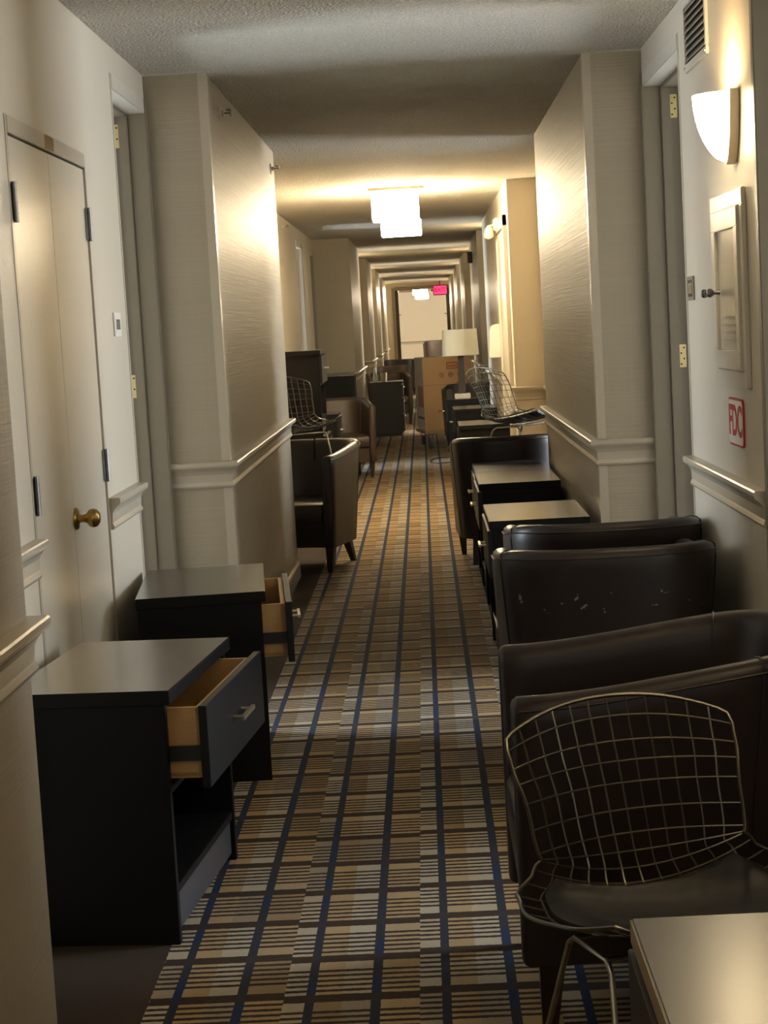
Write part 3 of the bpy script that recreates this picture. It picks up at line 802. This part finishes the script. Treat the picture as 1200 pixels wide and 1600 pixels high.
# air vent
av = thing('air_vent', 'slatted metal air vent just above the lit wall sconce', 'vent', (XR, 5.755, 2.298))
mb = MB(); fr4(mb, -.010, -.0005, -.225, .225, -.115, .115, .026); mb.build('frame', M_whitetrim, av, bevel=.002)
B('void', M_dark, -.002, -.0006, -.20, .20, -.09, .09, av)
for k in range(8):
    z = -.078+.0225*k
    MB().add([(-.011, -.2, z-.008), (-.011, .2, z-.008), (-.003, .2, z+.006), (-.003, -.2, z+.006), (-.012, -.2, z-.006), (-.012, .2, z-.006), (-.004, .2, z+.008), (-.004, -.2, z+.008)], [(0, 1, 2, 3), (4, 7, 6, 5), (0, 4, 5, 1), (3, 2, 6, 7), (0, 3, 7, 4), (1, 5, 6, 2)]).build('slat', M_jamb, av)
for yy in (-.21, .21): MB().tube([(-.010, yy, -.102), (-.013, yy, -.102)], .006, 10).build('screw', M_nickel, av)
# room plates
for nm, loc, rr_, lab in (('right', (XR, 6.055, 1.49), 0, 'small grey room plate beside the recessed wall cabinet'), ('left', (XL, 6.08, 1.477), pi, 'small pale room plate with dark numerals beside the closet door')):
    t = thing('room_sign', lab, 'sign', loc, rr_)
    B('plate', M_signwhite if nm == 'left' else M_jamb, -.006, -.0005, -.065, .065, -.04, .04, t, bevel=.001)
    B('inset', M_greycab if nm == 'right' else M_signwhite, -.0068, -.006, -.045, .045, -.028, .028, t)
    mb = MB()
    for k in range(3):
        y = -.026+.026*k; fr4(mb, -.0076, -.0068, y-.009, y+.009, -.017, .017, .005)
    mb.build('numerals', M_greycab if nm == 'left' else M_nickel, t)
# sidewall sprinklers on the left
def make_sprinkler():
    t = thing('sprinkler_head', '', 'sprinkler')
    T = Matrix.Rotation(pi/2, 4, 'Y')
    MB().lathe([(.030, 0), (.028, .006), (.012, .008), (.010, .02)], 20, T).build('flange', M_trim, t, smooth=True)
    mb = MB(); mb.tube([(.015, 0, 0), (.03, .012, 0), (.045, 0, 0)], .0025, 6); mb.tube([(.015, 0, 0), (.03, -.012, 0), (.045, 0, 0)], .0025, 6); mb.tube([(.016, 0, 0), (.046, 0, 0)], .003, 6)
    mb.build('frame', M_steel, t, smooth=True)
    mb = MB(); mb.box(.046, .049, -.02, .02, -.012, .012); mb.box(.03, .05, -.022, .022, .012, .0145); mb.build('deflector', M_steel, t)
    return t
sp0 = make_sprinkler(); sp0.location = (XLP, 7.55, 2.335); sp0['label'] = 'sidewall sprinkler head at the near top edge of the pier past the closet'
dup(sp0, (XLP, 10.08, 2.325), 0, 'sidewall sprinkler head at the far top corner of the pier past the closet')
dup(sp0, (XLB, 16.2, 2.36), 0, 'tiny sprinkler head high on the wall above the stacked nightstands')

# emergency light on the cream wall at right
em = thing('emergency_light', 'cream twin-head light fixture above the pale door past the padded wire chair', 'emergency light', (.675, 14.75, 2.17))
B('housing', M_cream, -.05, -.0005, -.11, .11, -.03, .07, em, bevel=.01)
for yy in (-.05, .07):
    T = Matrix.Translation((-.085, yy, -.035)) @ Matrix.Rotation(radians(35), 4, 'X')
    hd = MB().lathe([(.015, .055), (.03, .03), (.042, -.03), (.040, -.035), (.0001, -.030)], 18, T).build('lamp_head', M_cream, em, smooth=True)
    MB().tube([(-.045, yy, .02), (-.085, yy, .01)], .008, 8).build('arm', M_cream, hd)
# closed pale door in that wall with its frame
d8 = bpy.data.objects.new('door_8', None); C.objects.link(d8); d8['kind'] = 'structure'
B('door_leaf', M_door, .655, .674, 13.66, 14.75, .01, 2.10, d8); mb = MB(); mb.box(.645, .674, 13.52, 13.63, 0, 2.2); mb.box(.645, .674, 14.78, 14.90, 0, 2.2); mb.box(.645, .674, 13.52, 14.9, 2.12, 2.2); mb.build('casing', M_whitetrim, d8, bevel=.002)
ds = thing('towel_dispenser', 'white curved-top dispenser on the pale wall beside the table lamp shade', 'dispenser', (.675, 15.2, 1.11))
pr = [(-.005, 0), (-.115, 0), (-.118, .02), (-.108, .22), (-.095, .255), (-.07, .275), (-.005, .28)]
MB().rings([[(x, -.12, z) for x, z in pr], [(x, .12, z) for x, z in pr]]).build('cover', M_white, ds, bevel=.004)
MB().tube([(-.012, 0, .28), (-.012, 0, .52)], .008, 8).build('conduit', M_cream, ds); MB().tube([(-.012, 0, -.2), (-.012, 0, 0)], .006, 8).build('lower_conduit', M_cream, ds)
sb = B('alarm_horn', M_greycab, -.06, 0, -.06, .06, -.07, .07, bevel=.008); sb.location = (.675, 22.4, 2.21)
tag(sb, 'small dark box mounted high on a pier beyond the square ceiling lamp', 'alarm')

# EXIT sign
ex = thing('exit_sign', 'red lit EXIT sign hanging at the top of the far doorway', 'exit sign', (.50, 43.4, 2.22))
B('housing', M_exitdk, -.17, .17, -.02, .03, -.125, .115, ex, bevel=.01); B('face', M_exit, -.15, .15, -.028, -.0201, -.095, .095, ex)
RF = Matrix(((1, 0, 0, 0), (0, 0, -1, 0), (0, 1, 0, 0), (0, 0, 0, 1)))
text('letters', 'EXIT', .135, M_exitdk, ex, Matrix.Translation((0, -.030, 0)) @ RF, .001, .004)
MB().tube([(0, 0, .11), (0, 0, .22)], .012, 8).build('stem', M_exitdk, ex)
MB().rings([[(-.18, y, z) for y, z in ((-.02, -.03), (.02, -.03), (.02, .03), (-.02, .03))], [(-.235, y, z) for y, z in ((-.005, -.004), (.005, -.004), (.005, .004), (-.005, .004))]]).build('arrow', M_exitdk, ex)
for x, lab in ((-.66, 'left'), (.80, 'right')):
    hb = MB(); hb.tube([(-.06, 0, 0), (.06, 0, 0)], .02, 8); hb.box(-.02, .02, 0, .06, -.02, .02)
    o = hb.build('door_handle', M_brass); o.location = (x, 55.939, 1.75 if lab == 'left' else 1.72); tag(o, 'small brass handle on the end wall, on the side %s the EXIT sign' % ('away from' if lab == 'left' else 'under'), 'handle')
